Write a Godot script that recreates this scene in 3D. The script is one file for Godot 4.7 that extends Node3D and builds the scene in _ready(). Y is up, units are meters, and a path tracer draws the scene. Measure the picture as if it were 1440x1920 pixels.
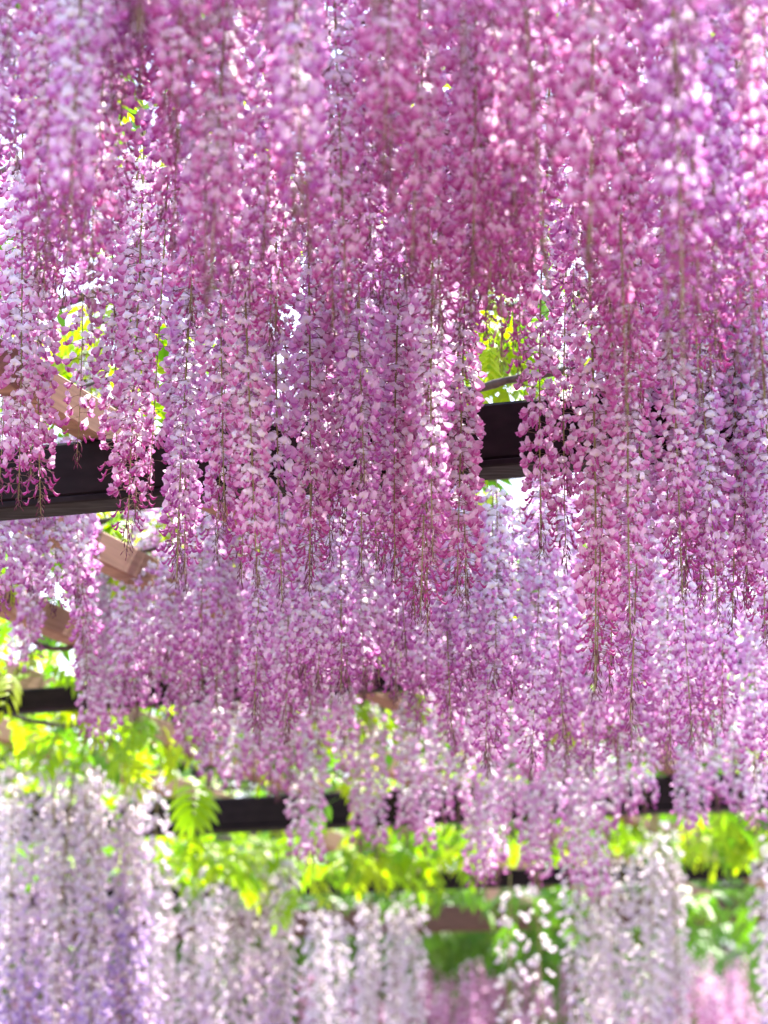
extends Node3D
# A wisteria pergola seen from below through a short telephoto lens.
# Camera at (0, EYE, 0) looking along -z. "d" below is the distance along -z, "h" the height above the eye.

const EYE := 1.2
const FPX := 5333.0            # focal length in units of the 1440 x 1920 photograph
const PITCH := 0.23857         # radians upward
const BEAM_SLANT := 0.345       # the pergola is turned: z grows by this per metre of x along a beam

var rng := RandomNumberGenerator.new()
var M := {}
var floret_mesh := {}          # stage -> Array of meshes
var leaf_mesh: Array = []
var rachis_mesh: Array = []
var racemes: Array = []        # dictionaries, labelled at the end
var used := {}

func _ready() -> void:
	rng.seed = 20240417
	make_camera_and_light()
	make_materials()
	rng.seed = 1000
	make_meshes()
	rng.seed = 1001
	make_ground_and_trees()
	rng.seed = 1002
	make_pergola()
	rng.seed = 1003
	make_vines()
	rng.seed = 1004
	make_racemes()

# ---------------------------------------------------------------- camera, sky, sun

func make_camera_and_light() -> void:
	var cam := Camera3D.new()
	cam.name = "camera"
	add_child(cam)
	cam.position = Vector3(0, EYE, 0)
	cam.rotation = Vector3(PITCH, 0, 0)
	var lens := CameraAttributesPhysical.new()
	lens.frustum_focal_length = 66.67          # on a sensor 24 mm high
	lens.exposure_aperture = 3.0
	lens.frustum_focus_distance = 5.05
	lens.frustum_near = 0.1
	lens.frustum_far = 400.0
	cam.attributes = lens
	cam.fov = rad_to_deg(2.0 * atan(960.0 / FPX))
	cam.near = 0.1
	cam.far = 400.0
	cam.current = true
	var sun := DirectionalLight3D.new()
	sun.name = "sun"
	add_child(sun)
	sun.rotation_degrees = Vector3(-50, 155, 0)  # behind the pergola, a little to the left
	sun.light_color = Color(1.0, 0.97, 0.92)
	sun.light_energy = 1.5
	sun.light_angular_distance = 0.5
	sun.shadow_enabled = true
	var sky_mat := ProceduralSkyMaterial.new()
	sky_mat.sky_top_color = Color(0.63, 0.72, 0.92)
	sky_mat.sky_horizon_color = Color(0.97, 0.96, 0.95)
	sky_mat.sky_curve = 0.2
	sky_mat.sky_energy_multiplier = 0.95
	sky_mat.ground_bottom_color = Color(0.45, 0.42, 0.38)
	sky_mat.ground_horizon_color = Color(0.75, 0.74, 0.72)
	var sky := Sky.new()
	sky.sky_material = sky_mat
	var env := Environment.new()
	env.background_mode = Environment.BG_SKY
	env.sky = sky
	env.tonemap_mode = Environment.TONE_MAPPER_LINEAR
	env.tonemap_exposure = 4.5
	env.sdfgi_enabled = true
	env.ssao_enabled = true
	env.ssil_enabled = true
	var we := WorldEnvironment.new()
	we.name = "world_environment"
	we.environment = env
	add_child(we)

# ---------------------------------------------------------------- small helpers

func at(px: float, py: float, d: float) -> Vector3:
	# the point at distance d that the photograph shows at this pixel
	var c := Vector3((px - 720.0) / FPX, (960.0 - py) / FPX, -1.0).rotated(Vector3.RIGHT, PITCH)
	return Vector3(0, EYE, 0) + c * (d / -c.z)

func numbered(called: String) -> String:
	var n: int = used.get(called, 0)
	used[called] = n + 1
	return called if n == 0 else "%s_%03d" % [called, n]

func thing(called: String, label: String, category: String, where: Vector3, group := "") -> Node3D:
	var o := Node3D.new()
	o.name = numbered(called)
	add_child(o)
	o.position = where
	tag(o, label, category, group)
	return o

func tag(o: Node, label: String, category: String, group := "", kind := "") -> void:
	if label: o.set_meta("label", label)
	if category: o.set_meta("category", category)
	if group: o.set_meta("group", group)
	if kind: o.set_meta("kind", kind)

func part(called: String, mesh: Mesh, mat: Material, parent: Node, where := Vector3.ZERO) -> MeshInstance3D:
	var o := MeshInstance3D.new()
	o.name = called
	o.mesh = mesh
	o.material_override = mat
	parent.add_child(o, true)
	o.position = where
	return o

func begin() -> SurfaceTool:
	var st := SurfaceTool.new()
	st.begin(Mesh.PRIMITIVE_TRIANGLES)
	return st

func finish(st: SurfaceTool) -> ArrayMesh:
	st.generate_normals()
	return st.commit()

func tri(st: SurfaceTool, a: Vector3, b: Vector3, c: Vector3, ca: Color, cb: Color, cc: Color) -> void:
	st.set_color(ca); st.add_vertex(a)
	st.set_color(cb); st.add_vertex(b)
	st.set_color(cc); st.add_vertex(c)

func grid_patch(st: SurfaceTool, rows: Array, colors: Array, closed := false) -> void:
	for i in rows.size() - 1:
		var n: int = rows[i].size()
		for j in (n if closed else n - 1):
			var k := (j + 1) % n
			tri(st, rows[i][j], rows[i + 1][j], rows[i + 1][k], colors[i][j], colors[i + 1][j], colors[i + 1][k])
			tri(st, rows[i][j], rows[i + 1][k], rows[i][k], colors[i][j], colors[i + 1][k], colors[i][k])

func tube(st: SurfaceTool, pts: Array, radii: Array, sides: int, c := Color.WHITE) -> void:
	var rows := []
	var cols := []
	for i in pts.size():
		var a: Vector3 = pts[max(i - 1, 0)]
		var b: Vector3 = pts[min(i + 1, pts.size() - 1)]
		var dir := (b - a).normalized()
		var side := dir.cross(Vector3.UP if absf(dir.y) < 0.9 else Vector3.RIGHT).normalized()
		var up := side.cross(dir)
		var row := []
		var col := []
		for j in sides:
			var t := TAU * j / sides
			row.append(pts[i] + (side * cos(t) + up * sin(t)) * radii[i])
			col.append(c)
		rows.append(row)
		cols.append(col)
	grid_patch(st, rows, cols, true)

func bevel_bar(p0: Vector3, p1: Vector3, w: float, hgt: float, bev: float) -> ArrayMesh:
	# a straight bar with chamfered edges, capped at both ends
	var st := begin()
	st.set_smooth_group(-1)
	var dir := (p1 - p0).normalized()
	var side := dir.cross(Vector3.UP).normalized()
	var up := side.cross(dir)
	var a := w / 2.0
	var b := hgt / 2.0
	var prof := [Vector2(-a + bev, -b), Vector2(a - bev, -b), Vector2(a, -b + bev), Vector2(a, b - bev), Vector2(a - bev, b), Vector2(-a + bev, b), Vector2(-a, b - bev), Vector2(-a, -b + bev)]
	var r0 := []
	var r1 := []
	for q in prof:
		r0.append(p0 + side * q.x + up * q.y)
		r1.append(p1 + side * q.x + up * q.y)
	var w8 := []
	for i in 8: w8.append(Color.WHITE)
	grid_patch(st, [r0, r1], [w8, w8], true)
	for i in range(1, 7):
		tri(st, r0[0], r0[i], r0[i + 1], Color.WHITE, Color.WHITE, Color.WHITE)
		tri(st, r1[0], r1[i + 1], r1[i], Color.WHITE, Color.WHITE, Color.WHITE)
	return finish(st)

# ---------------------------------------------------------------- materials

func noise_tex(freq: float, lo: Color, hi: Color, sx := 256, sy := 256, octaves := 4) -> NoiseTexture2D:
	var n := FastNoiseLite.new()
	n.seed = 7
	n.frequency = freq
	n.fractal_octaves = octaves
	var g := Gradient.new()
	g.set_color(0, lo)
	g.set_color(1, hi)
	var t := NoiseTexture2D.new()
	t.width = sx
	t.height = sy
	t.seamless = true
	t.noise = n
	t.color_ramp = g
	return t

func petal(tint: Color) -> StandardMaterial3D:
	var m := StandardMaterial3D.new()
	m.vertex_color_use_as_albedo = true
	m.albedo_color = tint.linear_to_srgb()
	m.roughness = 0.62
	m.metallic_specular = 0.3
	m.backlight_enabled = true
	m.backlight = Color(0.92, 0.92, 0.92)
	return m

func make_materials() -> void:
	M.petal = {
		"rose": petal(Color(1.0, 0.99, 1.0)), "pink": petal(Color(1.0, 0.95, 0.97)), "mauve": petal(Color(0.98, 0.96, 1.0)), "lilac": petal(Color(1.0, 1.0, 1.0)),
		"violet": petal(Color(0.95, 0.94, 1.0)), "white": petal(Color(1.0, 1.0, 1.0)),
	}
	var s := StandardMaterial3D.new()
	s.albedo_color = Color(0.24, 0.22, 0.075).linear_to_srgb()
	s.roughness = 0.7
	s.backlight_enabled = true
	s.backlight = Color(0.2, 0.2, 0.05)
	M.stem = s
	M.leaf = []
	for c in [[0.14, 0.25, 0.018], [0.21, 0.31, 0.016], [0.09, 0.19, 0.018], [0.27, 0.34, 0.016]]:
		var l := StandardMaterial3D.new()
		l.albedo_color = Color(c[0], c[1], c[2]).linear_to_srgb()
		l.roughness = 0.5
		l.metallic_specular = 0.35
		l.backlight_enabled = true
		l.backlight = Color(c[0] * 2.6, c[1] * 2.4, c[2] * 1.1)
		if c[0] < 0.1:
			l.backlight = Color(c[0] * 1.6, c[1] * 1.6, c[2])
		M.leaf.append(l)
	var b := StandardMaterial3D.new()
	b.albedo_texture = noise_tex(0.03, Color(0.20, 0.15, 0.14), Color(0.42, 0.36, 0.32))
	b.uv1_triplanar = true
	b.uv1_scale = Vector3(6, 6, 6)
	b.roughness = 0.9
	M.bark = b
	var st := StandardMaterial3D.new()
	st.albedo_texture = noise_tex(0.035, Color(0.085, 0.06, 0.075), Color(0.165, 0.125, 0.14), 512, 256, 6)
	st.uv1_triplanar = true
	st.uv1_scale = Vector3(0.7, 3, 3)
	st.roughness_texture = noise_tex(0.05, Color(0.45, 0.45, 0.45), Color(0.85, 0.85, 0.85), 256, 256, 5)
	st.metallic_specular = 0.22
	M.steel = st
	var w := StandardMaterial3D.new()
	w.albedo_texture = noise_tex(0.04, Color(0.50, 0.36, 0.29), Color(0.68, 0.52, 0.43), 64, 512, 5)
	w.uv1_triplanar = true
	w.uv1_scale = Vector3(3, 3, 1)
	w.roughness = 0.8
	M.wood = w
	var old := StandardMaterial3D.new()
	old.albedo_texture = noise_tex(0.04, Color(0.26, 0.17, 0.14), Color(0.42, 0.29, 0.24), 64, 512, 5)
	old.uv1_triplanar = true
	old.uv1_scale = Vector3(3, 3, 1)
	old.roughness = 0.85
	M.old_wood = old
	var g := StandardMaterial3D.new()
	g.albedo_texture = noise_tex(0.02, Color(0.46, 0.41, 0.36), Color(0.60, 0.54, 0.48), 512, 512, 6)
	g.uv1_triplanar = true
	g.uv1_world_triplanar = true
	g.uv1_scale = Vector3(0.5, 0.5, 0.5)
	g.roughness = 0.95
	M.ground = g
	var t := StandardMaterial3D.new()
	t.vertex_color_use_as_albedo = true
	t.roughness = 0.6
	t.backlight_enabled = true
	t.backlight = Color(0.6, 0.7, 0.3)
	M.tree_leaf = t

# ---------------------------------------------------------------- flower, stalk and leaf shapes

# colours of a floret (linear): banner, banner edge, keel, keel tip
const PINK := [
	[[0.91, 0.87, 0.94], [0.90, 0.83, 0.93], [0.78, 0.36, 0.64], [0.58, 0.12, 0.42]],
	[[0.90, 0.82, 0.93], [0.89, 0.76, 0.91], [0.72, 0.25, 0.58], [0.52, 0.085, 0.37]],
	[[0.88, 0.69, 0.87], [0.84, 0.57, 0.81], [0.63, 0.14, 0.48], [0.44, 0.05, 0.30]],
	[[0.74, 0.29, 0.59], [0.66, 0.21, 0.52], [0.50, 0.08, 0.37], [0.33, 0.03, 0.20]],
	[[0.18, 0.05, 0.10], [0.18, 0.05, 0.10], [0.22, 0.055, 0.12], [0.11, 0.025, 0.06]],
]
const LILAC := [
	[[0.90, 0.89, 0.96], [0.89, 0.87, 0.96], [0.76, 0.45, 0.76], [0.57, 0.17, 0.54]],
	[[0.89, 0.85, 0.96], [0.87, 0.79, 0.95], [0.70, 0.31, 0.67], [0.51, 0.11, 0.47]],
	[[0.89, 0.74, 0.91], [0.84, 0.62, 0.86], [0.61, 0.17, 0.55], [0.42, 0.065, 0.37]],
	[[0.70, 0.32, 0.66], [0.62, 0.24, 0.59], [0.49, 0.11, 0.43], [0.31, 0.04, 0.25]],
	[[0.18, 0.05, 0.12], [0.18, 0.05, 0.12], [0.22, 0.065, 0.15], [0.11, 0.03, 0.07]],
]
const WHITE := [
	[[0.88, 0.83, 0.86], [0.87, 0.81, 0.87], [0.81, 0.71, 0.82], [0.64, 0.50, 0.70]],
	[[0.87, 0.78, 0.85], [0.85, 0.74, 0.84], [0.76, 0.60, 0.78], [0.52, 0.36, 0.67]],
	[[0.76, 0.65, 0.83], [0.70, 0.57, 0.81], [0.56, 0.40, 0.73], [0.35, 0.20, 0.60]],
	[[0.50, 0.35, 0.74], [0.42, 0.27, 0.70], [0.34, 0.19, 0.62], [0.23, 0.11, 0.46]],
	[[0.22, 0.13, 0.28], [0.22, 0.13, 0.28], [0.24, 0.13, 0.31], [0.15, 0.07, 0.19]],
]

func col(a: Array) -> Color:
	return Color(a[0], a[1], a[2])

func make_floret(pal: Array, stage: int) -> ArrayMesh:
	# +z points away from the stalk, +y up
	var st := begin()
	var c: Array = pal[stage]
	var k := rng.randf_range(0.88, 1.12)
	var reach := rng.randf_range(0.019, 0.032)
	var droop := rng.randf_range(-0.006, 0.003)
	if stage == 4:
		reach = 0.010; droop = -0.006
	var hinge := Vector3(0, droop, reach)
	var wave := rng.randf() * TAU
	var skew := rng.randf_range(-0.35, 0.35)
	var lean := rng.randf_range(-0.004, 0.004)
	var green := Color(0.26, 0.17, 0.14)
	tube(st, [Vector3.ZERO, Vector3(0, droop * 0.2 + 0.001, reach * 0.5), hinge], [0.0008, 0.0006, 0.0009], 3, green)
	if stage < 4:
		# calyx
		tube(st, [hinge + Vector3(0, 0, -0.002), hinge + Vector3(0, 0, 0.0015), hinge + Vector3(0, -0.0003, 0.0045)], [0.0007, 0.0026, 0.0030], 5, Color(0.36, 0.14, 0.22))
	# wings and keel: a flattened boat with an upturned tip
	var long_: float = ([0.0190, 0.0195, 0.0200, 0.0215, 0.0100][stage]) * k
	var fat: float = ([0.0044, 0.0044, 0.0044, 0.0040, 0.0021][stage]) * k
	var drop := rng.randf_range(0.55, 1.0)
	var rows := []
	var cols := []
	var n := 6
	for i in n:
		var t := float(i) / (n - 1)
		var mid := hinge + Vector3(0, -long_ * drop * sin(t * 2.75) * 0.66, long_ * (0.1 + 0.95 * t - 0.12 * t * t))
		if stage == 4:
			mid = hinge + Vector3(0, -long_ * 0.85 * t, long_ * 0.5 * t)
		var thick: float = fat * (sin(PI * (0.16 + 0.80 * t)) + 0.02)
		var row := []
		var rc := []
		for j in 6:
			var a := TAU * j / 6.0
			row.append(mid + Vector3(cos(a) * thick * 0.62, sin(a) * thick, 0))
			var shade: Color = col(c[2]).lerp(col(c[3]), clampf(t * 1.15 - 0.1, 0, 1))
			if stage == 3 and sin(a) > 0.2:
				shade = col(c[0]).lerp(col(c[1]), t)
			rc.append(shade)
		rows.append(row)
		cols.append(rc)
	grid_patch(st, rows, cols, true)
	if stage < 3:
		# two wing petals spread beside the keel
		for s in [-1.0, 1.0]:
			var wr := []
			var wc := []
			for i in 4:
				var t := i / 3.0
				var mid := hinge + Vector3(s * (0.003 + 0.0058 * sin(t * 2.6)), -long_ * drop * sin(t * 2.0) * 0.42, long_ * (0.12 + 0.86 * t))
				var hh := 0.0052 * k * sin(PI * (0.14 + 0.78 * t))
				wr.append([mid + Vector3(s * 0.0022, hh, 0), mid + Vector3(-s * 0.0006, -hh, 0)])
				var shade: Color = col(c[2]).lerp(col(c[1]), 0.5)
				wc.append([shade.lerp(col(c[3]), t * 0.5), shade.lerp(col(c[3]), t * 0.8)])
			grid_patch(st, wr, wc)
		# banner: a broad, notched petal bent back
		var wide: float = ([0.0102, 0.0098, 0.0082][stage]) * k
		var tall: float = ([0.0178, 0.0172, 0.0158][stage]) * k
		var a0 := deg_to_rad([62.0, 56.0, 36.0][stage] + rng.randf_range(-8, 8))
		var a1 := deg_to_rad([142.0, 130.0, 96.0][stage] + rng.randf_range(-12, 12))
		var pos := hinge + Vector3(0, 0.001, 0.002)
		rows = []
		cols = []
		for i in 5:
			var v := i / 4.0
			var ang := lerpf(a0, a1, v)
			if i > 0:
				pos += Vector3(0, sin(ang), cos(ang)) * tall / 4.0
			var w: float = wide * [0.34, 0.98, 1.08, 0.74, 0.20][i]
			var nrm := Vector3(0, cos(ang), -sin(ang))
			var row := []
			var rc := []
			for j in 5:
				var u := j / 2.0 - 1.0
				var cup: float = 0.0050 * u * u * ([1.0, 0.7, -1.2][stage]) * k + 0.0026 * sin(u * 5.0 + v * 4.0 + wave)
				var notch: float = (-0.0018 if (i == 4 and j == 2) else 0.0)
				row.append(pos + Vector3(u * w * (1.0 + skew * u * 0.5) + lean * v * v, notch + rng.randf_range(-0.0008, 0.0008), 0) + nrm * (cup + skew * u * v * 0.006))
				var shade: Color = col(c[0]).lerp(col(c[1]), clampf(absf(u) * 0.7 + v * 0.25, 0, 1))
				if i <= 1 and j == 2:
					shade = shade.lerp(Color(0.82, 0.74, 0.34), 0.65 if i == 0 else 0.4)
				rc.append(shade)
			rows.append(row)
			cols.append(rc)
		grid_patch(st, rows, cols)
	return finish(st)

func curve_of(v: int, u: float) -> Vector2:
	# how a hanging stalk wanders sideways, u from 0 at the top to 1 at the tip
	return Vector2(sin(u * 2.1 + v * 1.7) - sin(v * 1.7), cos(u * 1.7 + v * 2.3) - cos(v * 2.3)) * 0.022

func make_meshes() -> void:
	for pal in ["pink", "lilac", "white"]:
		floret_mesh[pal] = []
		for stage in 5:
			var list := []
			for v in ([7, 7, 7, 6, 4][stage]):
				list.append(make_floret({"pink": PINK, "lilac": LILAC, "white": WHITE}[pal], stage))
			floret_mesh[pal].append(list)
	for v in 6:
		var st := begin()
		var pts := []
		var rad := []
		for i in 9:
			var u := i / 8.0
			var c := curve_of(v, u)
			pts.append(Vector3(c.x, -u, c.y))
			rad.append(lerpf(0.0028, 0.0010, u))
		tube(st, pts, rad, 5)
		rachis_mesh.append(finish(st))
	for v in 5:
		leaf_mesh.append(make_leaf(rng.randf_range(0.16, 0.23), 5 + v % 3))

func leaflet(st: SurfaceTool, base: Vector3, dir: Vector3, up: Vector3, size: float) -> void:
	var side := dir.cross(up).normalized()
	var rows := []
	var cols := []
	for i in 5:
		var t := i / 4.0
		var w: float = size * [0.03, 0.17, 0.19, 0.12, 0.0][i]
		var mid := base + dir * size * t - up * size * 0.22 * t * t
		rows.append([mid - side * w + up * w * 0.35, mid, mid + side * w + up * w * 0.35])
		cols.append([Color.WHITE, Color.WHITE, Color.WHITE])
	grid_patch(st, rows, cols)

func leaf_axis(size: float, u: float) -> Vector3:
	return Vector3(0, -size * 0.55 * u * u, size * (u - 0.18 * u * u))

func make_leaf(size: float, pairs: int) -> ArrayMesh:
	# a pinnate leaf along +z, drooping towards its tip
	var st := begin()
	var pts := []
	var rad := []
	for i in 6:
		pts.append(leaf_axis(size, i / 5.0))
		rad.append(lerpf(0.0011, 0.0005, i / 5.0))
	tube(st, pts, rad, 3)
	for i in pairs:
		var u := 0.25 + 0.70 * i / (pairs - 0.5)
		var p := leaf_axis(size, u)
		var fwd := (leaf_axis(size, u + 0.05) - p).normalized()
		var len_ := size * 0.33 * sin(PI * (0.25 + 0.55 * (1.0 - u))) * rng.randf_range(0.9, 1.15)
		for s in [-1.0, 1.0]:
			var dir := (fwd * 0.62 + Vector3(s, -0.25 + rng.randf_range(-0.15, 0.15), 0)).normalized()
			leaflet(st, p, dir, Vector3(0, 1, 0.3).normalized(), len_)
	leaflet(st, leaf_axis(size, 1.0), (leaf_axis(size, 1.0) - leaf_axis(size, 0.9)).normalized(), Vector3(0, 0.5, 0.8).normalized(), size * 0.27)
	return finish(st)

# ---------------------------------------------------------------- ground and trees beyond

func make_ground_and_trees() -> void:
	var st := begin()
	var n := 24
	var rows := []
	var cols := []
	for i in n + 1:
		var row := []
		var rc := []
		for j in n + 1:
			row.append(Vector3((i / float(n) - 0.5) * 400.0, 0, (j / float(n) - 0.5) * 400.0))
			rc.append(Color.WHITE)
		rows.append(row)
		cols.append(rc)
	grid_patch(st, rows, cols)
	var g := MeshInstance3D.new()
	g.name = "ground"
	g.mesh = finish(st)
	# face up
	g.material_override = M.ground
	add_child(g)
	tag(g, "pale trodden earth under the wisteria pergola", "", "", "structure")
	var spots := [[-6.0, 30.0, 7.0], [-3.4, 32.0, 7.6], [-0.9, 29.5, 6.8], [1.5, 31.5, 7.4], [3.9, 29.5, 6.9], [6.2, 31.0, 7.4]]
	var names := ["dark green tree far behind the violet racemes at the left", "broad tree far behind the long racemes, left of middle", "dark rounded tree far behind the hanging cream and pink racemes", "tall tree far behind the two sparse white racemes", "leafy tree far behind the pale racemes right of middle", "green tree far behind the pink wisteria at the right"]
	for i in spots.size():
		var s = spots[i]
		far_tree(Vector3(s[0], 0, -s[1]), s[2], names[i])

func far_tree(where: Vector3, height: float, label: String) -> void:
	var o := thing("background_tree", label, "tree", where, "trees behind the pergola")
	var st := begin()
	tube(st, [Vector3.ZERO, Vector3(0.1, height * 0.25, 0), Vector3(0.0, height * 0.5, 0.1), Vector3(0.1, height * 0.75, 0)], [0.24, 0.18, 0.13, 0.05], 8)
	for i in 6:
		var a := i * 1.1
		var p := Vector3(0.05, height * (0.28 + 0.07 * i), 0.05)
		tube(st, [p, p + Vector3(cos(a) * 0.8, 0.6, sin(a) * 0.8), p + Vector3(cos(a) * 1.7, 1.0, sin(a) * 1.7)], [0.08, 0.05, 0.02], 5)
	part("trunk", finish(st), M.bark, o)
	st = begin()
	var clumps := []
	for i in 34:
		var a := rng.randf() * TAU
		var r := sqrt(rng.randf()) * 2.0
		clumps.append([Vector3(cos(a) * r, height * rng.randf_range(0.18, 0.98) * (1.0 - 0.08 * r), sin(a) * r), rng.randf_range(0.4, 0.85), rng.randf_range(0.7, 1.3)])
	for c in clumps:
		for k in 170:
			var dir := Vector3(rng.randfn(), rng.randfn(), rng.randfn()).normalized()
			var p: Vector3 = c[0] + dir * c[1] * pow(rng.randf(), 0.45)
			var a := Vector3(rng.randfn(), rng.randfn(), rng.randfn()).normalized()
			var b := a.cross(dir).normalized()
			var s := rng.randf_range(0.07, 0.13)
			var cc := Color(0.045, 0.085, 0.018) * (float(c[2]) * rng.randf_range(0.75, 1.25))
			tri(st, p - a * s, p + b * s * 0.6, p + a * s, cc, cc, cc)
			tri(st, p - a * s, p + a * s, p - b * s * 0.6, cc, cc, cc)
	part("crown", finish(st), M.tree_leaf, o)

# ---------------------------------------------------------------- pergola

func beam(px: float, py: float, h: float, w: float, tall: float, mat: Material, label: String, called := "steel_beam", lip := true) -> void:
	# a cross beam whose axis passes through this pixel at height h above the eye
	var probe := at(px, py, 1.0) - Vector3(0, EYE, 0)
	var d := h / probe.y
	var mid := at(px, py, d)
	var dir := Vector3(1, 0, BEAM_SLANT).normalized()
	var o := thing(called, label, "beam", mid, "cross beams of the pergola")
	var half := 3.2 + d * 0.12
	part("bar", bevel_bar(-dir * half, dir * half, w, tall, 0.006), mat, o)
	if lip:
		part("bottom_lip", bevel_bar(-dir * half + Vector3(0, -tall / 2.0 - 0.0075, 0), dir * half + Vector3(0, -tall / 2.0 - 0.0075, 0), w + 0.016, 0.014, 0.003), mat, o)

func make_pergola() -> void:
	beam(465, 860, 1.36, 0.08, 0.108, M.steel, "nearest dark steel beam, sharp behind the in-focus pink racemes")
	beam(150, 1309, 1.36, 0.06, 0.062, M.steel, "thin dark steel beam low at the left behind the lilac racemes", "steel_beam", false)
	beam(515, 1521, 1.36, 0.08, 0.104, M.steel, "dark steel beam with a bright green leaf hanging in front of it")
	beam(820, 1652, 1.36, 0.07, 0.075, M.steel, "blurred dark beam behind the two sparse white racemes", "steel_beam", false)
	beam(850, 1722, 1.36, 0.10, 0.125, M.old_wood, "farthest brown wooden beam, under the dark green leaves", "wooden_beam", false)
	# wooden rafters lying across the beams
	var dir := Vector3(0.353, 0, -1).normalized()
	var where := ["tan wooden rafter above the left end of the nearest beam", "weathered tan rafter crossing to the right, behind the pale whitish racemes", "brown wooden rafter end at the left between nearest and thin beam", "tan wooden rafter resting on the beam with the hanging green leaf", "brown wooden rafter at the left edge beside the pale violet racemes"]
	for k in 5:
		var x0 := -2.41 - 0.487 * k
		var y := EYE + 1.36 + 0.055 + 0.04
		var near_d := maxf(1.0, (-x0 - 3.2) / 0.353)
		var p0 := Vector3(x0 + 0.353 * near_d, y, -near_d)
		var p1 := Vector3(x0 + 0.353 * 15.0, y, -15.0)
		var o := thing("rafter", where[k], "rafter", p0, "wooden rafters of the pergola")
		part("timber", bevel_bar(Vector3.ZERO, p1 - p0, 0.05, 0.075, 0.004), M.wood, o)
	# a post far behind
	for s in [[566.0, 14.2, "brown post behind the hanging racemes, under the farthest beam, left of middle"], [880.0, 14.2, "brown post under the farthest beam, left of the sparse white racemes"]]:
		var p := at(s[0], 1800, s[1])
		var o := thing("wooden_post", s[2], "post", Vector3(p.x, 0, p.z), "wooden posts of the pergola")
		part("shaft", bevel_bar(Vector3(0, 0, 0), Vector3(0, EYE + 1.29, 0), 0.13, 0.13, 0.008), M.old_wood, o)

# ---------------------------------------------------------------- vines and leaves

func canopy(d: float) -> float:
	# height of the vines above the eye
	return lerpf(1.95, 1.52, smoothstep(5.2, 8.6, d))

func vine_stem(o: Node3D, pts: Array, r0: float, r1: float, called := "stem") -> void:
	var c := Curve3D.new()
	for i in pts.size():
		var a: Vector3 = pts[max(i - 1, 0)]
		var b: Vector3 = pts[min(i + 1, pts.size() - 1)]
		c.add_point(pts[i], (a - b) / 6.0, (b - a) / 6.0)
	var bp := c.tessellate_even_length(4, 0.06)
	var list := []
	var rad := []
	for i in bp.size():
		list.append(bp[i] - o.position)
		rad.append(lerpf(r0, r1, float(i) / (bp.size() - 1)) * (1.0 + 0.12 * sin(i * 2.7)))
	var st := begin()
	tube(st, list, rad, 6)
	part(called, finish(st), M.bark, o)

func hang(o: Node3D, mesh: Mesh, mat: Material, where: Vector3, size: float) -> void:
	var l := part("leaf", mesh, mat, o)
	l.transform = Transform3D(leaf_turn().scaled(Vector3.ONE * size), where - o.position)

func leaf_turn() -> Basis:
	return Basis.from_euler(Vector3(rng.randf_range(-0.5, 0.35), rng.randf() * TAU, rng.randf_range(-0.5, 0.5)))

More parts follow.
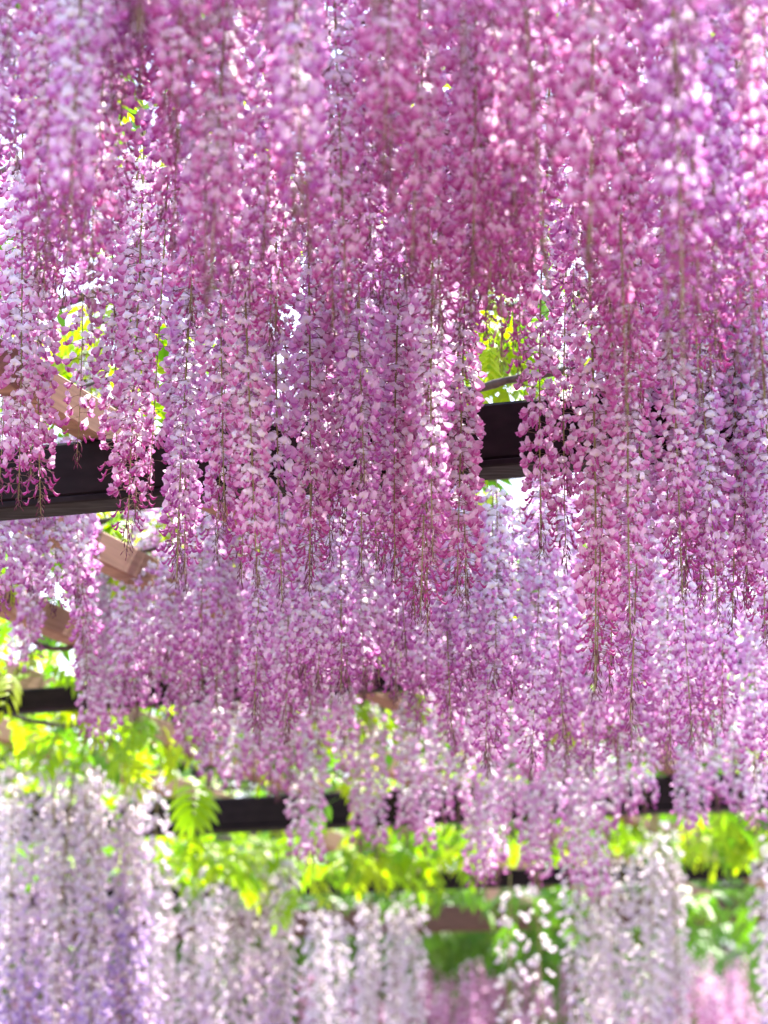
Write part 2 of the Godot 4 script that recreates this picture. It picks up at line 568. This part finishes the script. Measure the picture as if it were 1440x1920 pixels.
func make_vines() -> void:
	var zones := [
		["wisteria vine over the nearest beam with yellow-green leaf glimpses", 4.2, 7.0, -9.0, 9.0],
		["leafy wisteria vine between thin beam and leaf-hung beam, left half", 7.0, 10.0, -9.0, -0.2],
		["leafy wisteria vine behind the lilac racemes, right of middle", 7.0, 10.0, -0.2, 9.0],
		["bright wisteria vine under and behind the leaf-hung beam, left half", 10.0, 12.6, -9.0, 0.0],
		["bright yellow-green wisteria vine along the right, above the blurred beam", 10.0, 12.6, 0.0, 9.0],
		["green wisteria vine on the farthest wooden beam", 12.6, 16.0, -9.0, 9.0],
	]
	var rest: Array = []
	for z in zones:
		var d0: float = z[1]
		var d1: float = z[2]
		var dm := (d0 + d1) / 2.0
		var x0 := maxf(z[3], -0.16 * dm)
		var x1 := minf(z[4], 0.16 * dm)
		var start := Vector3(x0, EYE + canopy(dm), -dm + 0.3)
		var o := thing("wisteria_vine", z[0], "vine", start, "wisteria vines on the pergola")
		for s in 4:
			var pts := []
			var dd := lerpf(d0, d1, (s + 0.5) / 4.0)
			for i in 7:
				var u := i / 6.0
				pts.append(Vector3(lerpf(x0, x1, u), EYE + canopy(dd) + rng.randf_range(-0.06, 0.10), -dd + rng.randf_range(-0.22, 0.22)))
			vine_stem(o, pts, 0.012, 0.006)
		# leaves in the picture, each one a part
		var area := (x1 - x0) * (d1 - d0)
		var per_m2 := 30.0 if d0 < 7.0 else 46.0
		var count := mini(int(area * per_m2), 290)
		for i in count:
			var d := sqrt(rng.randf_range(d0 * d0, d1 * d1))
			var x := rng.randf_range(maxf(z[3], -0.15 * d), minf(z[4], 0.15 * d))
			var h := canopy(d) + rng.randf_range(-0.13, 0.32)
			if d > 7.0:
				h = maxf(0.1438 * d + 0.19, canopy(d) - 0.1) + rng.randf_range(0.0, 0.30) if d < 9.9 else maxf((0.1176 if d < 11.9 else 0.107) * d + 0.17, canopy(d) - 0.15) + rng.randf_range(0.0, 0.28)
			hang(o, leaf_mesh[rng.randi() % leaf_mesh.size()], M.leaf[rng.randi() % M.leaf.size()], Vector3(x, EYE + h, -d), rng.randf_range(0.8, 1.25))
		racemes_host.append(o)
	# twigs that show by themselves
	var v0: Node3D = racemes_host[0]
	vine_stem(v0, [at(60, 770, 5.7), at(105, 742, 5.7), at(150, 727, 5.75), at(230, 700, 5.8)], 0.006, 0.004, "twig")
	vine_stem(v0, [at(60, 730, 6.0), at(110, 718, 6.0), at(170, 712, 6.05)], 0.005, 0.003, "twig")
	vine_stem(v0, [at(845, 740, 5.5), at(905, 727, 5.45), at(950, 713, 5.4), at(1010, 704, 5.4), at(1080, 690, 5.3)], 0.009, 0.007, "twig")
	vine_stem(v0, [at(130, 1020, 6.6), at(200, 1042, 6.6), at(255, 1037, 6.6), at(330, 1018, 6.55), at(420, 985, 6.5)], 0.005, 0.0035, "twig")
	vine_stem(v0, [at(150, 990, 6.8), at(190, 978, 6.8), at(240, 968, 6.8), at(300, 940, 6.8)], 0.009, 0.006, "twig")
	var v1: Node3D = racemes_host[1]
	vine_stem(v1, [at(50, 1195, 7.3), at(80, 1212, 7.3), at(125, 1216, 7.3), at(190, 1195, 7.3)], 0.008, 0.006, "twig")
	vine_stem(v1, [at(10, 1335, 8.6), at(60, 1352, 8.6), at(130, 1360, 8.6), at(260, 1358, 8.7)], 0.008, 0.005, "twig")
	# loose bright sprays where the photograph shows them
	var sprays := [
		[0, 900, 640, 5.9, 70, 60, 16], [0, 930, 725, 5.9, 40, 40, 9], [0, 272, 150, 5.3, 20, 35, 5], [0, 920, 560, 5.9, 60, 90, 16], [0, 250, 640, 5.9, 70, 90, 14], [0, 250, 985, 6.9, 90, 60, 26], [0, 140, 680, 6.2, 50, 60, 12], [0, 60, 1000, 6.9, 90, 60, 12],
		[1, 110, 1265, 8.0, 60, 40, 22], [1, 130, 1370, 8.8, 200, 55, 40], [1, 560, 1400, 8.8, 130, 80, 50], [2, 760, 1330, 8.6, 140, 50, 16], [2, 1090, 1320, 8.0, 40, 40, 8],
		[3, 400, 1590, 10.6, 110, 45, 36], [3, 660, 1610, 10.8, 140, 50, 44], [4, 820, 1572, 10.9, 120, 40, 40], [4, 1190, 1555, 11.2, 80, 40, 24], [4, 1370, 1548, 11.2, 110, 36, 60],
		[2, 815, 1010, 7.6, 60, 60, 24], [0, 760, 1000, 6.9, 80, 60, 14], [0, 790, 660, 6.2, 40, 60, 14], [0, 560, 900, 6.4, 120, 70, 16], [2, 1000, 1120, 7.6, 70, 60, 16],
		[5, 820, 1655, 13.0, 130, 20, 40], [5, 1030, 1680, 13.0, 80, 40, 32], [5, 1350, 1680, 13.0, 110, 24, 26], [5, 770, 1650, 13.0, 50, 40, 12],
	]
	for s in sprays:
		var o: Node3D = racemes_host[s[0]]
		for i in s[6]:
			var d: float = s[3] + rng.randf_range(-0.25, 0.35)
			var px: float = s[1] + rng.randfn() * s[4] * 0.55
			var py: float = s[2] + rng.randfn() * s[5] * 0.5
			if d < 9.9 and py > 1400 and px > 280 and px < 640:
				continue
			var p := at(px, py, d)
			hang(o, leaf_mesh[rng.randi() % leaf_mesh.size()], M.leaf[[0, 1, 3, 3, 1][rng.randi() % 5] if s[0] < 5 else [0, 2, 0, 2][rng.randi() % 4]], p, rng.randf_range(0.65, 1.05))
	single_leaf()
	# leaves out of the picture overhead and beside: they shade what hangs below
	var mm := MultiMesh.new()
	mm.transform_format = MultiMesh.TRANSFORM_3D
	mm.mesh = leaf_mesh[1]
	var list := []
	for i in 15000:
		var d := rng.randf_range(0.0, 27.0) if i < 4600 else rng.randf_range(14.5, 26.0)
		var x := rng.randf_range(-7.5, 7.5) if i < 4600 else rng.randf_range(-5.0, 5.0) if i < 7000 else rng.randf_range(-4.5, 1.6)
		if d > 4.0 and d < 15.5 and absf(x) < 0.15 * d:
			continue
		if d > 16.0 and absf(x) > 0.18 * d + 0.5:
			continue
		list.append(Transform3D(leaf_turn().scaled(Vector3.ONE * rng.randf_range(1.0, 1.7)), Vector3(x, EYE + canopy(d) + rng.randf_range(-0.05, 0.35), -d)))
	mm.instance_count = list.size()
	for i in list.size():
		mm.set_instance_transform(i, list[i])
	var f := MultiMeshInstance3D.new()
	f.name = "canopy_foliage"
	f.multimesh = mm
	f.material_override = M.leaf[2]
	add_child(f)
	tag(f, "mass of wisteria leaves overhead on the far and outer pergola", "foliage", "", "stuff")

var racemes_host: Array = []

func single_leaf() -> void:
	# the single bright leaf that hangs before the third beam, leaflet by leaflet
	var top := at(362, 1482, 9.4)
	var o := thing("hanging_leaf", "single bright yellow-green pinnate leaf hanging before the dark beam", "leaf", top)
	o.scale = Vector3.ONE * 1.3
	var st := begin()
	var pts := []
	for i in 6:
		var u := i / 5.0
		pts.append(Vector3(0.004 * sin(u * 3.0), 0.02 - 0.10 * u, 0.03 * u))
	tube(st, pts, [0.0013, 0.0012, 0.0011, 0.001, 0.0008, 0.0006], 4)
	part("leaf_stalk", finish(st), M.stem, o)
	for i in 5:
		var u := 0.12 + 0.19 * i
		var p := Vector3(0.004 * sin(u * 3.0), 0.02 - 0.10 * u, 0.03 * u)
		for s in [-1.0, 1.0]:
			var ls := begin()
			leaflet(ls, Vector3.ZERO, Vector3(s * (0.95 - 0.10 * i), -0.30 - 0.13 * i, 0.25).normalized(), Vector3(0, 0.75, 0.65).normalized(), [0.066, 0.082, 0.084, 0.076, 0.062][i])
			part("leaflet", finish(ls), M.leaf[1], o, p)
	var tip := begin()
	leaflet(tip, Vector3.ZERO, Vector3(0, -0.95, 0.3).normalized(), Vector3(0, 0.4, 0.9).normalized(), 0.06)
	part("leaflet", finish(tip), M.leaf[1], o, Vector3(0, -0.08, 0.03))

# ---------------------------------------------------------------- racemes

func profile(list: Array, x: float) -> float:
	if x <= list[0][0]: return list[0][1]
	for i in list.size() - 1:
		if x <= list[i + 1][0]:
			return lerpf(list[i][1], list[i + 1][1], (x - list[i][0]) / (list[i + 1][0] - list[i][0]))
	return list[-1][1]

func florets_of(length: float, v: int, per_m: float, wide: float, age: float) -> Array:
	# [stage, mesh number, transform] of every flower of one raceme
	var out := []
	var n := int(length * per_m)
	var turn := rng.randf() * TAU
	var late := clampf((-age - 0.2) * 0.3, 0.0, 0.07)
	for i in n:
		var u := (i + rng.randf_range(-0.4, 0.4)) / n
		u = clampf(u, 0.0, 1.0)
		u = 0.045 + 0.955 * pow(u, 0.80)
		turn += 2.39996 + rng.randf_range(-0.35, 0.35)
		var ripe := u + age + rng.randf_range(-0.07, 0.07)
		var stage := 0
		if u > 0.945 or ripe > 1.04: stage = 4
		elif ripe > 0.86 or u > 0.86 + late: stage = 3
		elif ripe > 0.66 or u > 0.76 + late * 1.4: stage = 2
		elif ripe > 0.40: stage = 1
		var size := wide * lerpf(1.06, 0.74, smoothstep(0.45, 1.0, u)) * lerpf(0.7, 1.0, smoothstep(0.0, 0.12, u)) * rng.randf_range(0.88, 1.14)
		var c := curve_of(v, u)
		var tilt := rng.randf_range(-0.30, 0.42)
		var b := Basis(Vector3.UP, turn) * Basis(Vector3.RIGHT, tilt) * Basis(Vector3.BACK, rng.randf_range(-0.45, 0.45))
		out.append([stage, rng.randi(), Transform3D(b.scaled(Vector3.ONE * size), Vector3(c.x * length, -u * length, c.y * length))])
	for i in 9:
		# tight buds round the very tip
		var u := 0.915 + 0.0095 * i
		turn += 2.39996
		var c := curve_of(v, u)
		var b := Basis(Vector3.UP, turn) * Basis(Vector3.RIGHT, rng.randf_range(0.2, 0.8))
		out.append([4, rng.randi(), Transform3D(b.scaled(Vector3.ONE * wide * lerpf(1.25, 0.7, i / 8.0)), Vector3(c.x * length, -u * length, c.y * length))])
	return out

var proto := {}

func joined(pal: String, per_m: float, wide: float, number: int, age: float) -> ArrayMesh:
	# the flowers of a one-metre raceme too far off to pick apart, in one mesh
	per_m = snappedf(per_m, 20.0)
	wide = snappedf(wide, 0.15)
	age = snappedf(age, 0.2)
	var key := "%s %.0f %.2f %d %.1f" % [pal, per_m, wide, number, age]
	if not proto.has(key):
		var st := begin()
		for f in florets_of(1.0, number, per_m, wide, age):
			var list: Array = floret_mesh[pal][f[0]]
			st.append_from(list[f[1] % list.size()], 0, f[2])
		proto[key] = st.commit()
	return proto[key]

func raceme(top: Vector3, length: float, o: Dictionary) -> void:
	if not o.has("pal"): o.pal = "lilac" if o.tint in ["lilac", "mauve"] else "pink"
	var root := thing("wisteria_raceme", "", "", top, o.group)
	var v: int = rng.randi() % 6
	var mat: Material = M.petal[o.tint]
	root.rotation.y = rng.randf() * TAU
	root.rotation.z = rng.randf_range(-0.025, 0.025)
	var sway := curve_of(v if o.single else v % 4, 0.85)
	root.position -= root.basis * Vector3(sway.x, 0, sway.y) * length
	var r := part("stalk", rachis_mesh[v if o.single else v % 4], M.stem, root)
	r.scale = Vector3(length, length * 0.985, length)
	if o.single:
		var k := 0
		for f in florets_of(length, v, o.per_m, o.wide, o.age):
			var list: Array = floret_mesh[o.pal][f[0]]
			var m := MeshInstance3D.new()
			m.mesh = list[f[1] % list.size()]
			m.material_override = mat
			m.transform = f[2]
			m.name = ("floret" if f[0] < 4 else "bud") + ("" if k == 0 else "_%03d" % k)
			k += 1
			root.add_child(m)
	else:
		# per_m and wide hold for a raceme of one metre; it is scaled to this length
		var fl := part("florets", joined(o.pal, o.per_m * length, o.wide / length, v % 4, o.age), mat, root)
		fl.scale = Vector3.ONE * length
		fl.set_meta("kind", "stuff")
	racemes.append({"node": root, "o": o, "px": o.px, "py": o.py, "length": length})

func spread(n: int, d0: float, d1: float, px0: float, px1: float, gap: float, ok: Callable) -> Array:
	# places under the canopy, no two closer than gap
	var got := []
	for k in n * 60:
		if got.size() >= n: break
		var d := sqrt(rng.randf_range(d0 * d0, d1 * d1))
		var px := rng.randf_range(px0, px1)
		var p := Vector2((px - 720.0) / FPX * d, d)
		var free := true
		for q in got:
			if p.distance_to(q) < gap:
				free = false
				break
		if free and ok.call(px, d):
			got.append(p)
	return got

func hang_raceme(px: float, d: float, bottom: float, h: float, o: Dictionary) -> void:
	var foot := at(px, bottom, d)
	var top := Vector3(foot.x, EYE + h, -d)
	var length := clampf(top.y - foot.y, 0.16, 1.35)
	if length < 0.30 and o.get("short", false) == false:
		length = 0.30
	top.y = foot.y + length
	o.px = px
	o.py = bottom
	raceme(top, length, o)

const NEAR := [[-60, 430], [35, 440], [60, 640], [190, 655], [215, 200], [330, 200], [345, 640], [430, 720], [560, 700], [640, 720], [690, 600], [760, 600], [800, 740], [860, 740], [885, 600], [925, 600], [950, 690], [1000, 640], [1060, 620], [1110, 700], [1160, 860], [1290, 870], [1340, 800], [1500, 800]]
const SHARP := [[-60, 970], [80, 970], [130, 870], [180, 870], [200, 1035], [270, 1035], [275, 920], [300, 920], [335, 1100], [400, 1130], [430, 1150], [565, 1140], [600, 1080], [650, 1130], [700, 1060], [740, 1150], [790, 1200], [830, 1100], [870, 1150], [930, 1250], [985, 1200], [1040, 1130], [1130, 1370], [1215, 1390], [1260, 1120], [1330, 1280], [1500, 1230]]
const BEHIND := [[-60, 1310], [60, 1300], [75, 1130], [145, 1140], [160, 1380], [220, 1385], [240, 1330], [300, 1330], [325, 1385], [420, 1390], [440, 1300], [470, 1440], [570, 1430], [620, 1370], [700, 1330], [800, 1430], [900, 1480], [1000, 1500], [1150, 1480], [1300, 1500], [1500, 1520]]

func pick(list: Array) -> Variant:
	return list[rng.randi() % list.size()]

func make_racemes() -> void:
	var g_near := "out of focus pink racemes of the nearest curtain"
	var g_sharp := "sharp pink racemes in the middle of the curtain"
	var g_back := "slightly blurred lilac-pink racemes behind the nearest beam"
	var g_small := "pale lilac racemes hanging low behind the curtain"
	var g_far := "long white and violet racemes at the bottom"
	var any := func(_px: float, _d: float) -> bool: return true
	rng.seed = 2000
	# very near, at the top
	for p in spread(17, 2.3, 3.05, 250, 1500, 0.08, any):
		var px: float = p.x / p.y * FPX + 720.0
		var b := rng.randf_range(30, 200) if px > 1200 else rng.randf_range(-20, 150)
		hang_raceme(px, p.y, b, 1.95, {"group": g_near, "layer": "front", "pal": "lilac", "tint": pick(["mauve", "lilac", "lilac"]), "per_m": 150.0, "wide": 1.08, "age": -0.25, "single": true})
	rng.seed = 2001
	# near curtain
	for p in spread(76, 3.2, 4.45, -50, 1490, 0.085, any):
		var px: float = p.x / p.y * FPX + 720.0
		var lim := profile(NEAR, px)
		var far_in: float = (4.45 - p.y) / 1.25
		var b := lim - rng.randf() * 130.0 - far_in * 240.0 * rng.randf()
		hang_raceme(px, p.y, b, canopy(p.y) + rng.randf_range(-0.1, 0.1), {"group": g_near, "layer": "near", "tint": pick(["pink", "rose", "rose", "mauve", "lilac"] if px < 700 else ["rose", "pink", "pink", "mauve"]), "per_m": 228.0, "wide": 0.90, "age": rng.randf_range(-0.28, -0.06) + (0.24 if px > 980.0 else 0.0), "single": true})
	for s in [[305, 4.1, 420], [328, 3.9, 480], [222, 4.0, 430], [232, 3.5, 215], [262, 3.45, 190], [290, 3.6, 210], [318, 3.4, 250], [868, 4.2, 650], [890, 3.9, 610], [912, 4.3, 640], [945, 4.05, 690], [972, 4.3, 720], [930, 3.7, 600], [955, 3.8, 560], [880, 3.6, 520]]:
		hang_raceme(s[0], s[1], s[2], 1.95, {"group": g_near, "layer": "near", "tint": pick(["rose", "pink", "mauve"]), "per_m": 228.0, "wide": 0.90, "age": rng.randf_range(-0.1, 0.1), "single": true})
	rng.seed = 2002
	# in focus, before the nearest beam
	for s in [[8, 4.95, 940], [35, 4.8, 955], [68, 4.9, 975], [50, 5.1, 900], [155, 5.0, 872], [230, 4.85, 1040], [255, 4.95, 985], [216, 5.0, 930], [288, 4.75, 925], [1340, 4.8, 1150], [1392, 4.75, 1190], [1432, 4.8, 1210], [1292, 4.85, 1125], [790, 4.85, 1185], [805, 4.95, 1110], [772, 4.9, 1060], [262, 5.0, 700], [283, 5.1, 640], [248, 5.2, 560]]:
		hang_raceme(s[0], s[1], s[2], 1.92, {"group": g_sharp, "layer": "sharp", "pal": "pink", "tint": "rose", "per_m": 215.0 if s[0] != 155 and s[0] != 288 else 95.0, "wide": 0.95, "age": rng.randf_range(-0.32, -0.2), "single": true})
	var clear := func(px: float, _d: float) -> bool: return px > 325 and not (px > 868 and px < 1000)
	for p in spread(40, 4.5, 5.05, 320, 1480, 0.07, clear):
		var px: float = p.x / p.y * FPX + 720.0
		var lim := profile(SHARP, px)
		var b := lim - pow(rng.randf(), 1.5) * 190.0
		if px > 640 and px < 870: b = minf(b, 1200)
		hang_raceme(px, p.y, b, 1.9 + rng.randf_range(-0.12, 0.08), {"group": g_sharp, "layer": "sharp", "tint": pick(["rose", "pink", "mauve", "lilac"]), "per_m": 228.0, "wide": 0.90, "age": rng.randf_range(-0.34, 0.02), "single": true})
	rng.seed = 2003
	# behind the nearest beam
	for s in [[15, 5.75, 1130], [60, 5.8, 1110], [105, 5.8, 1150], [145, 5.9, 1120], [230, 6.5, 1290], [285, 6.5, 1270], [315, 6.4, 1240], [570, 5.75, 1270], [605, 5.65, 1290], [645, 5.75, 1300], [680, 5.8, 1280], [800, 6.1, 1300], [830, 6.2, 1330], [775, 6.3, 1310], [985, 5.9, 1330]]:
		hang_raceme(s[0], s[1], s[2], 1.58 if s[0] < 200 else 1.46, {"group": g_back, "layer": "behind", "tint": pick(["mauve", "lilac"]), "per_m": 200.0, "wide": 0.95, "age": -0.3, "single": true})
	for s in [[862, 5.7, 1300], [886, 5.6, 1270], [908, 5.85, 1330], [876, 6.3, 1345], [930, 5.6, 1290], [955, 5.75, 1310]]:
		hang_raceme(s[0], s[1], s[2], 1.43, {"group": g_back, "layer": "behind", "tint": pick(["mauve", "lilac"]), "per_m": 215.0, "wide": 0.95, "age": -0.25, "single": true})
	var hole := func(px: float, d: float) -> bool: return not (px > 78 and px < 142 and d > 5.9) and not (px > 235 and px < 330 and d < 6.5)
	for p in spread(100, 5.55, 7.5, -40, 1480, 0.078, hole):
		var px: float = p.x / p.y * FPX + 720.0
		var lim := profile(BEHIND, px)
		var b: float = lim - pow(rng.randf(), 1.6) * 100.0 - (7.4 - p.y) / 1.9 * 50.0
		var h := canopy(p.y) + rng.randf_range(-0.08, 0.1)
		if px > 860 and px < 1010: h = minf(h, 1.42 + 0.02)
		hang_raceme(px, p.y, b, h, {"group": g_back, "layer": "behind", "tint": pick(["mauve", "lilac", "lilac", "mauve"] if px < 1050 else ["mauve", "lilac", "rose"]), "per_m": 215.0, "wide": 0.92, "age": rng.randf_range(-0.40, -0.08), "single": p.y < 6.6})
	for s in [[165, 7.0, 1380], [187, 7.2, 1400], [207, 7.0, 1388], [228, 7.1, 1345], [252, 7.0, 1335], [276, 7.2, 1330], [345, 7.1, 1400], [375, 7.0, 1398], [405, 7.2, 1405], [440, 7.1, 1330], [475, 7.3, 1455], [505, 7.2, 1475], [545, 7.3, 1455], [600, 7.3, 1400], [640, 7.2, 1390]]:
		hang_raceme(s[0], s[1], s[2] + 15, 1.72, {"group": g_back, "layer": "behind", "pal": "lilac", "tint": pick(["lilac", "mauve"]), "per_m": 200.0, "wide": 0.95, "age": -0.4, "single": false})
	rng.seed = 2004
	# pale ones hanging low
	for s in [[560, 8.4, 1610], [590, 8.3, 1625], [676, 8.5, 1575], [700, 8.4, 1590], [770, 8.2, 1565], [800, 8.3, 1590], [830, 8.1, 1540], [890, 8.3, 1655], [915, 8.2, 1668], [940, 8.4, 1640], [990, 8.3, 1630], [1020, 8.4, 1655], [1065, 8.3, 1640], [1090, 8.2, 1680], [1120, 8.4, 1690], [1145, 8.3, 1560], [1175, 8.2, 1530], [1210, 8.0, 1510], [1285, 8.2, 1560], [1310, 8.3, 1555], [1345, 8.1, 1500], [1390, 8.2, 1520], [1425, 8.3, 1545], [355, 8.0, 1400], [390, 8.1, 1455], [430, 8.2, 1470], [480, 8.1, 1450], [520, 8.3, 1480], [640, 8.0, 1440], [860, 7.9, 1520], [960, 7.9, 1560], [1040, 7.9, 1570]]:
		hang_raceme(s[0], s[1], s[2] + 22, 1.62 + rng.randf_range(-0.05, 0.1), {"group": g_small, "layer": "low", "pal": "lilac", "tint": pick(["lilac", "mauve", "lilac"]), "per_m": 185.0, "wide": 1.05, "age": -0.45, "single": false})
	rng.seed = 2005
	# long white and violet ones at the bottom
	# columns: pixel, top, distance, how many, flowers per metre, size, age
	var columns := [
		[8, 1450, 9.9, 2, 90.0, 1.15, 0.0], [46, 1400, 9.2, 3, 100.0, 1.15, 0.05], [82, 1395, 9.35, 2, 100.0, 1.15, 0.1], [118, 1400, 9.2, 3, 100.0, 1.15, -0.05], [176, 1405, 9.1, 3, 100.0, 1.15, 0.0], [208, 1400, 9.3, 2, 100.0, 1.15, 0.12], [252, 1410, 9.2, 3, 90.0, 1.15, 0.2], [284, 1405, 9.35, 2, 90.0, 1.15, -0.1],
		[318, 1570, 10.8, 3, 110.0, 1.1, 0.0], [372, 1590, 10.9, 2, 90.0, 1.15, -0.1], [404, 1600, 11.1, 2, 90.0, 1.15, -0.2], [442, 1585, 10.9, 2, 90.0, 1.15, -0.1], [486, 1560, 10.8, 2, 90.0, 1.15, 0.1], [533, 1555, 10.9, 3, 90.0, 1.15, 0.05],
		[602, 1650, 12.6, 2, 100.0, 1.15, -0.1], [638, 1655, 12.8, 2, 100.0, 1.15, 0.0], [684, 1650, 12.6, 3, 100.0, 1.15, -0.1], [738, 1655, 12.7, 2, 100.0, 1.15, -0.05], [774, 1660, 12.5, 2, 100.0, 1.15, -0.1],
		[949, 1622, 10.4, 1, 48.0, 1.3, -0.6], [1016, 1632, 10.4, 1, 44.0, 1.3, -0.6],
		[1086, 1600, 11.0, 2, 90.0, 1.15, -0.1], [1118, 1610, 11.2, 2, 90.0, 1.15, 0.05], [1156, 1600, 11.0, 2, 90.0, 1.15, -0.05], [1206, 1530, 10.8, 3, 95.0, 1.15, 0.0], [1256, 1525, 11.0, 3, 95.0, 1.15, -0.1], [1436, 1530, 10.8, 2, 90.0, 1.15, -0.1],
	]
	for c in columns:
		for k in c[3]:
			var px: float = c[0] + rng.randf_range(-9, 9) * (1.0 if c[3] > 1 else 0.0)
			var d: float = c[2] + rng.randf_range(-0.08, 0.08)
			var topy: float = c[1] + rng.randf_range(-30, 50)
			var tint: String = pick(["white", "white", "violet"])
			if c[0] == 318: tint = "rose"
			if c[3] == 1: tint = "white"
			raceme(at(px, topy, d), rng.randf_range(0.95, 1.3), {"group": g_far, "layer": "far", "pal": "white", "tint": tint, "per_m": c[4], "wide": c[5], "age": c[6] - 0.12 + rng.randf_range(-0.1, 0.1), "single": false, "px": px, "py": topy})
	rng.seed = 2006
	# the rest, too far off to tell apart
	var masses := [
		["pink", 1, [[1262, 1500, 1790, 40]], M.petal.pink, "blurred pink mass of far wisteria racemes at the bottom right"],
		["lilac", 4, [[780, 940, 1780, 22], [-60, 1270, 1800, 110]], M.petal.pink, "dusky mauve mass of far wisteria racemes, shade put into the colour, behind the white strands"],
	]
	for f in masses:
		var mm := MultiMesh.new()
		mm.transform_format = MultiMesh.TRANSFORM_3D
		mm.mesh = joined("pink", 150.0, 1.1, 1, 0.4) if f[1] == 1 else joined("lilac", 150.0, 1.1, 4, 0.6)  # mauve mass: darker florets and buds put the canopy shade into the colour
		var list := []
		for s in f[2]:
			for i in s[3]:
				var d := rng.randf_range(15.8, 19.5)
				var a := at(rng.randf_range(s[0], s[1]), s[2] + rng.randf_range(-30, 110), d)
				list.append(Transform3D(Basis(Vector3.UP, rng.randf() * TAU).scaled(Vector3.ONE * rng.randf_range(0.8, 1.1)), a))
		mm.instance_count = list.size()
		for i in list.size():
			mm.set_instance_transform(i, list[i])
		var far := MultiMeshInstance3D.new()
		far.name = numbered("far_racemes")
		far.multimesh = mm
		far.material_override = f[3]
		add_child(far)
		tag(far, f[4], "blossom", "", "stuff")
	label_racemes()

func label_racemes() -> void:
	var ord := ["first", "second", "third", "fourth", "fifth", "sixth", "seventh", "eighth", "ninth", "tenth", "eleventh", "twelfth", "thirteenth", "fourteenth", "fifteenth", "sixteenth", "seventeenth", "eighteenth", "nineteenth", "twentieth", "twenty-first", "twenty-second", "twenty-third", "twenty-fourth"]
	var words := {
		"front": ["very blurred", "at the top"], "near": ["blurred", "of the near curtain"], "sharp": ["sharp", "before the nearest beam"],
		"behind": ["soft", "behind the nearest beam"], "low": ["pale", "hanging below the curtain"], "far": ["long blurred", "at the bottom"],
	}
	var tones := {"rose": "rose", "pink": "pink", "mauve": "mauve", "lilac": "lilac", "violet": "violet", "white": "white"}
	var buckets := {}
	for r in racemes:
		var zone: int = clampi(int(r.px / 360.0), 0, 3)
		var key := "%s %s %d" % [r.o.layer, r.o.tint, zone]
		if not buckets.has(key): buckets[key] = []
		buckets[key].append(r)
	var places := ["leftmost quarter", "left middle quarter", "right middle quarter", "rightmost quarter"]
	for key in buckets:
		var list: Array = buckets[key]
		list.sort_custom(func(a, b): return a.px < b.px)
		for i in list.size():
			var r = list[i]
			var zone: int = clampi(int(r.px / 360.0), 0, 3)
			var w: Array = words[r.o.layer]
			var text := "%s %s raceme %s, %s from left in the %s" % [w[0], tones[r.o.tint], w[1], ord[mini(i, 23)], places[zone]]
			tag(r.node, text, "flower raceme")
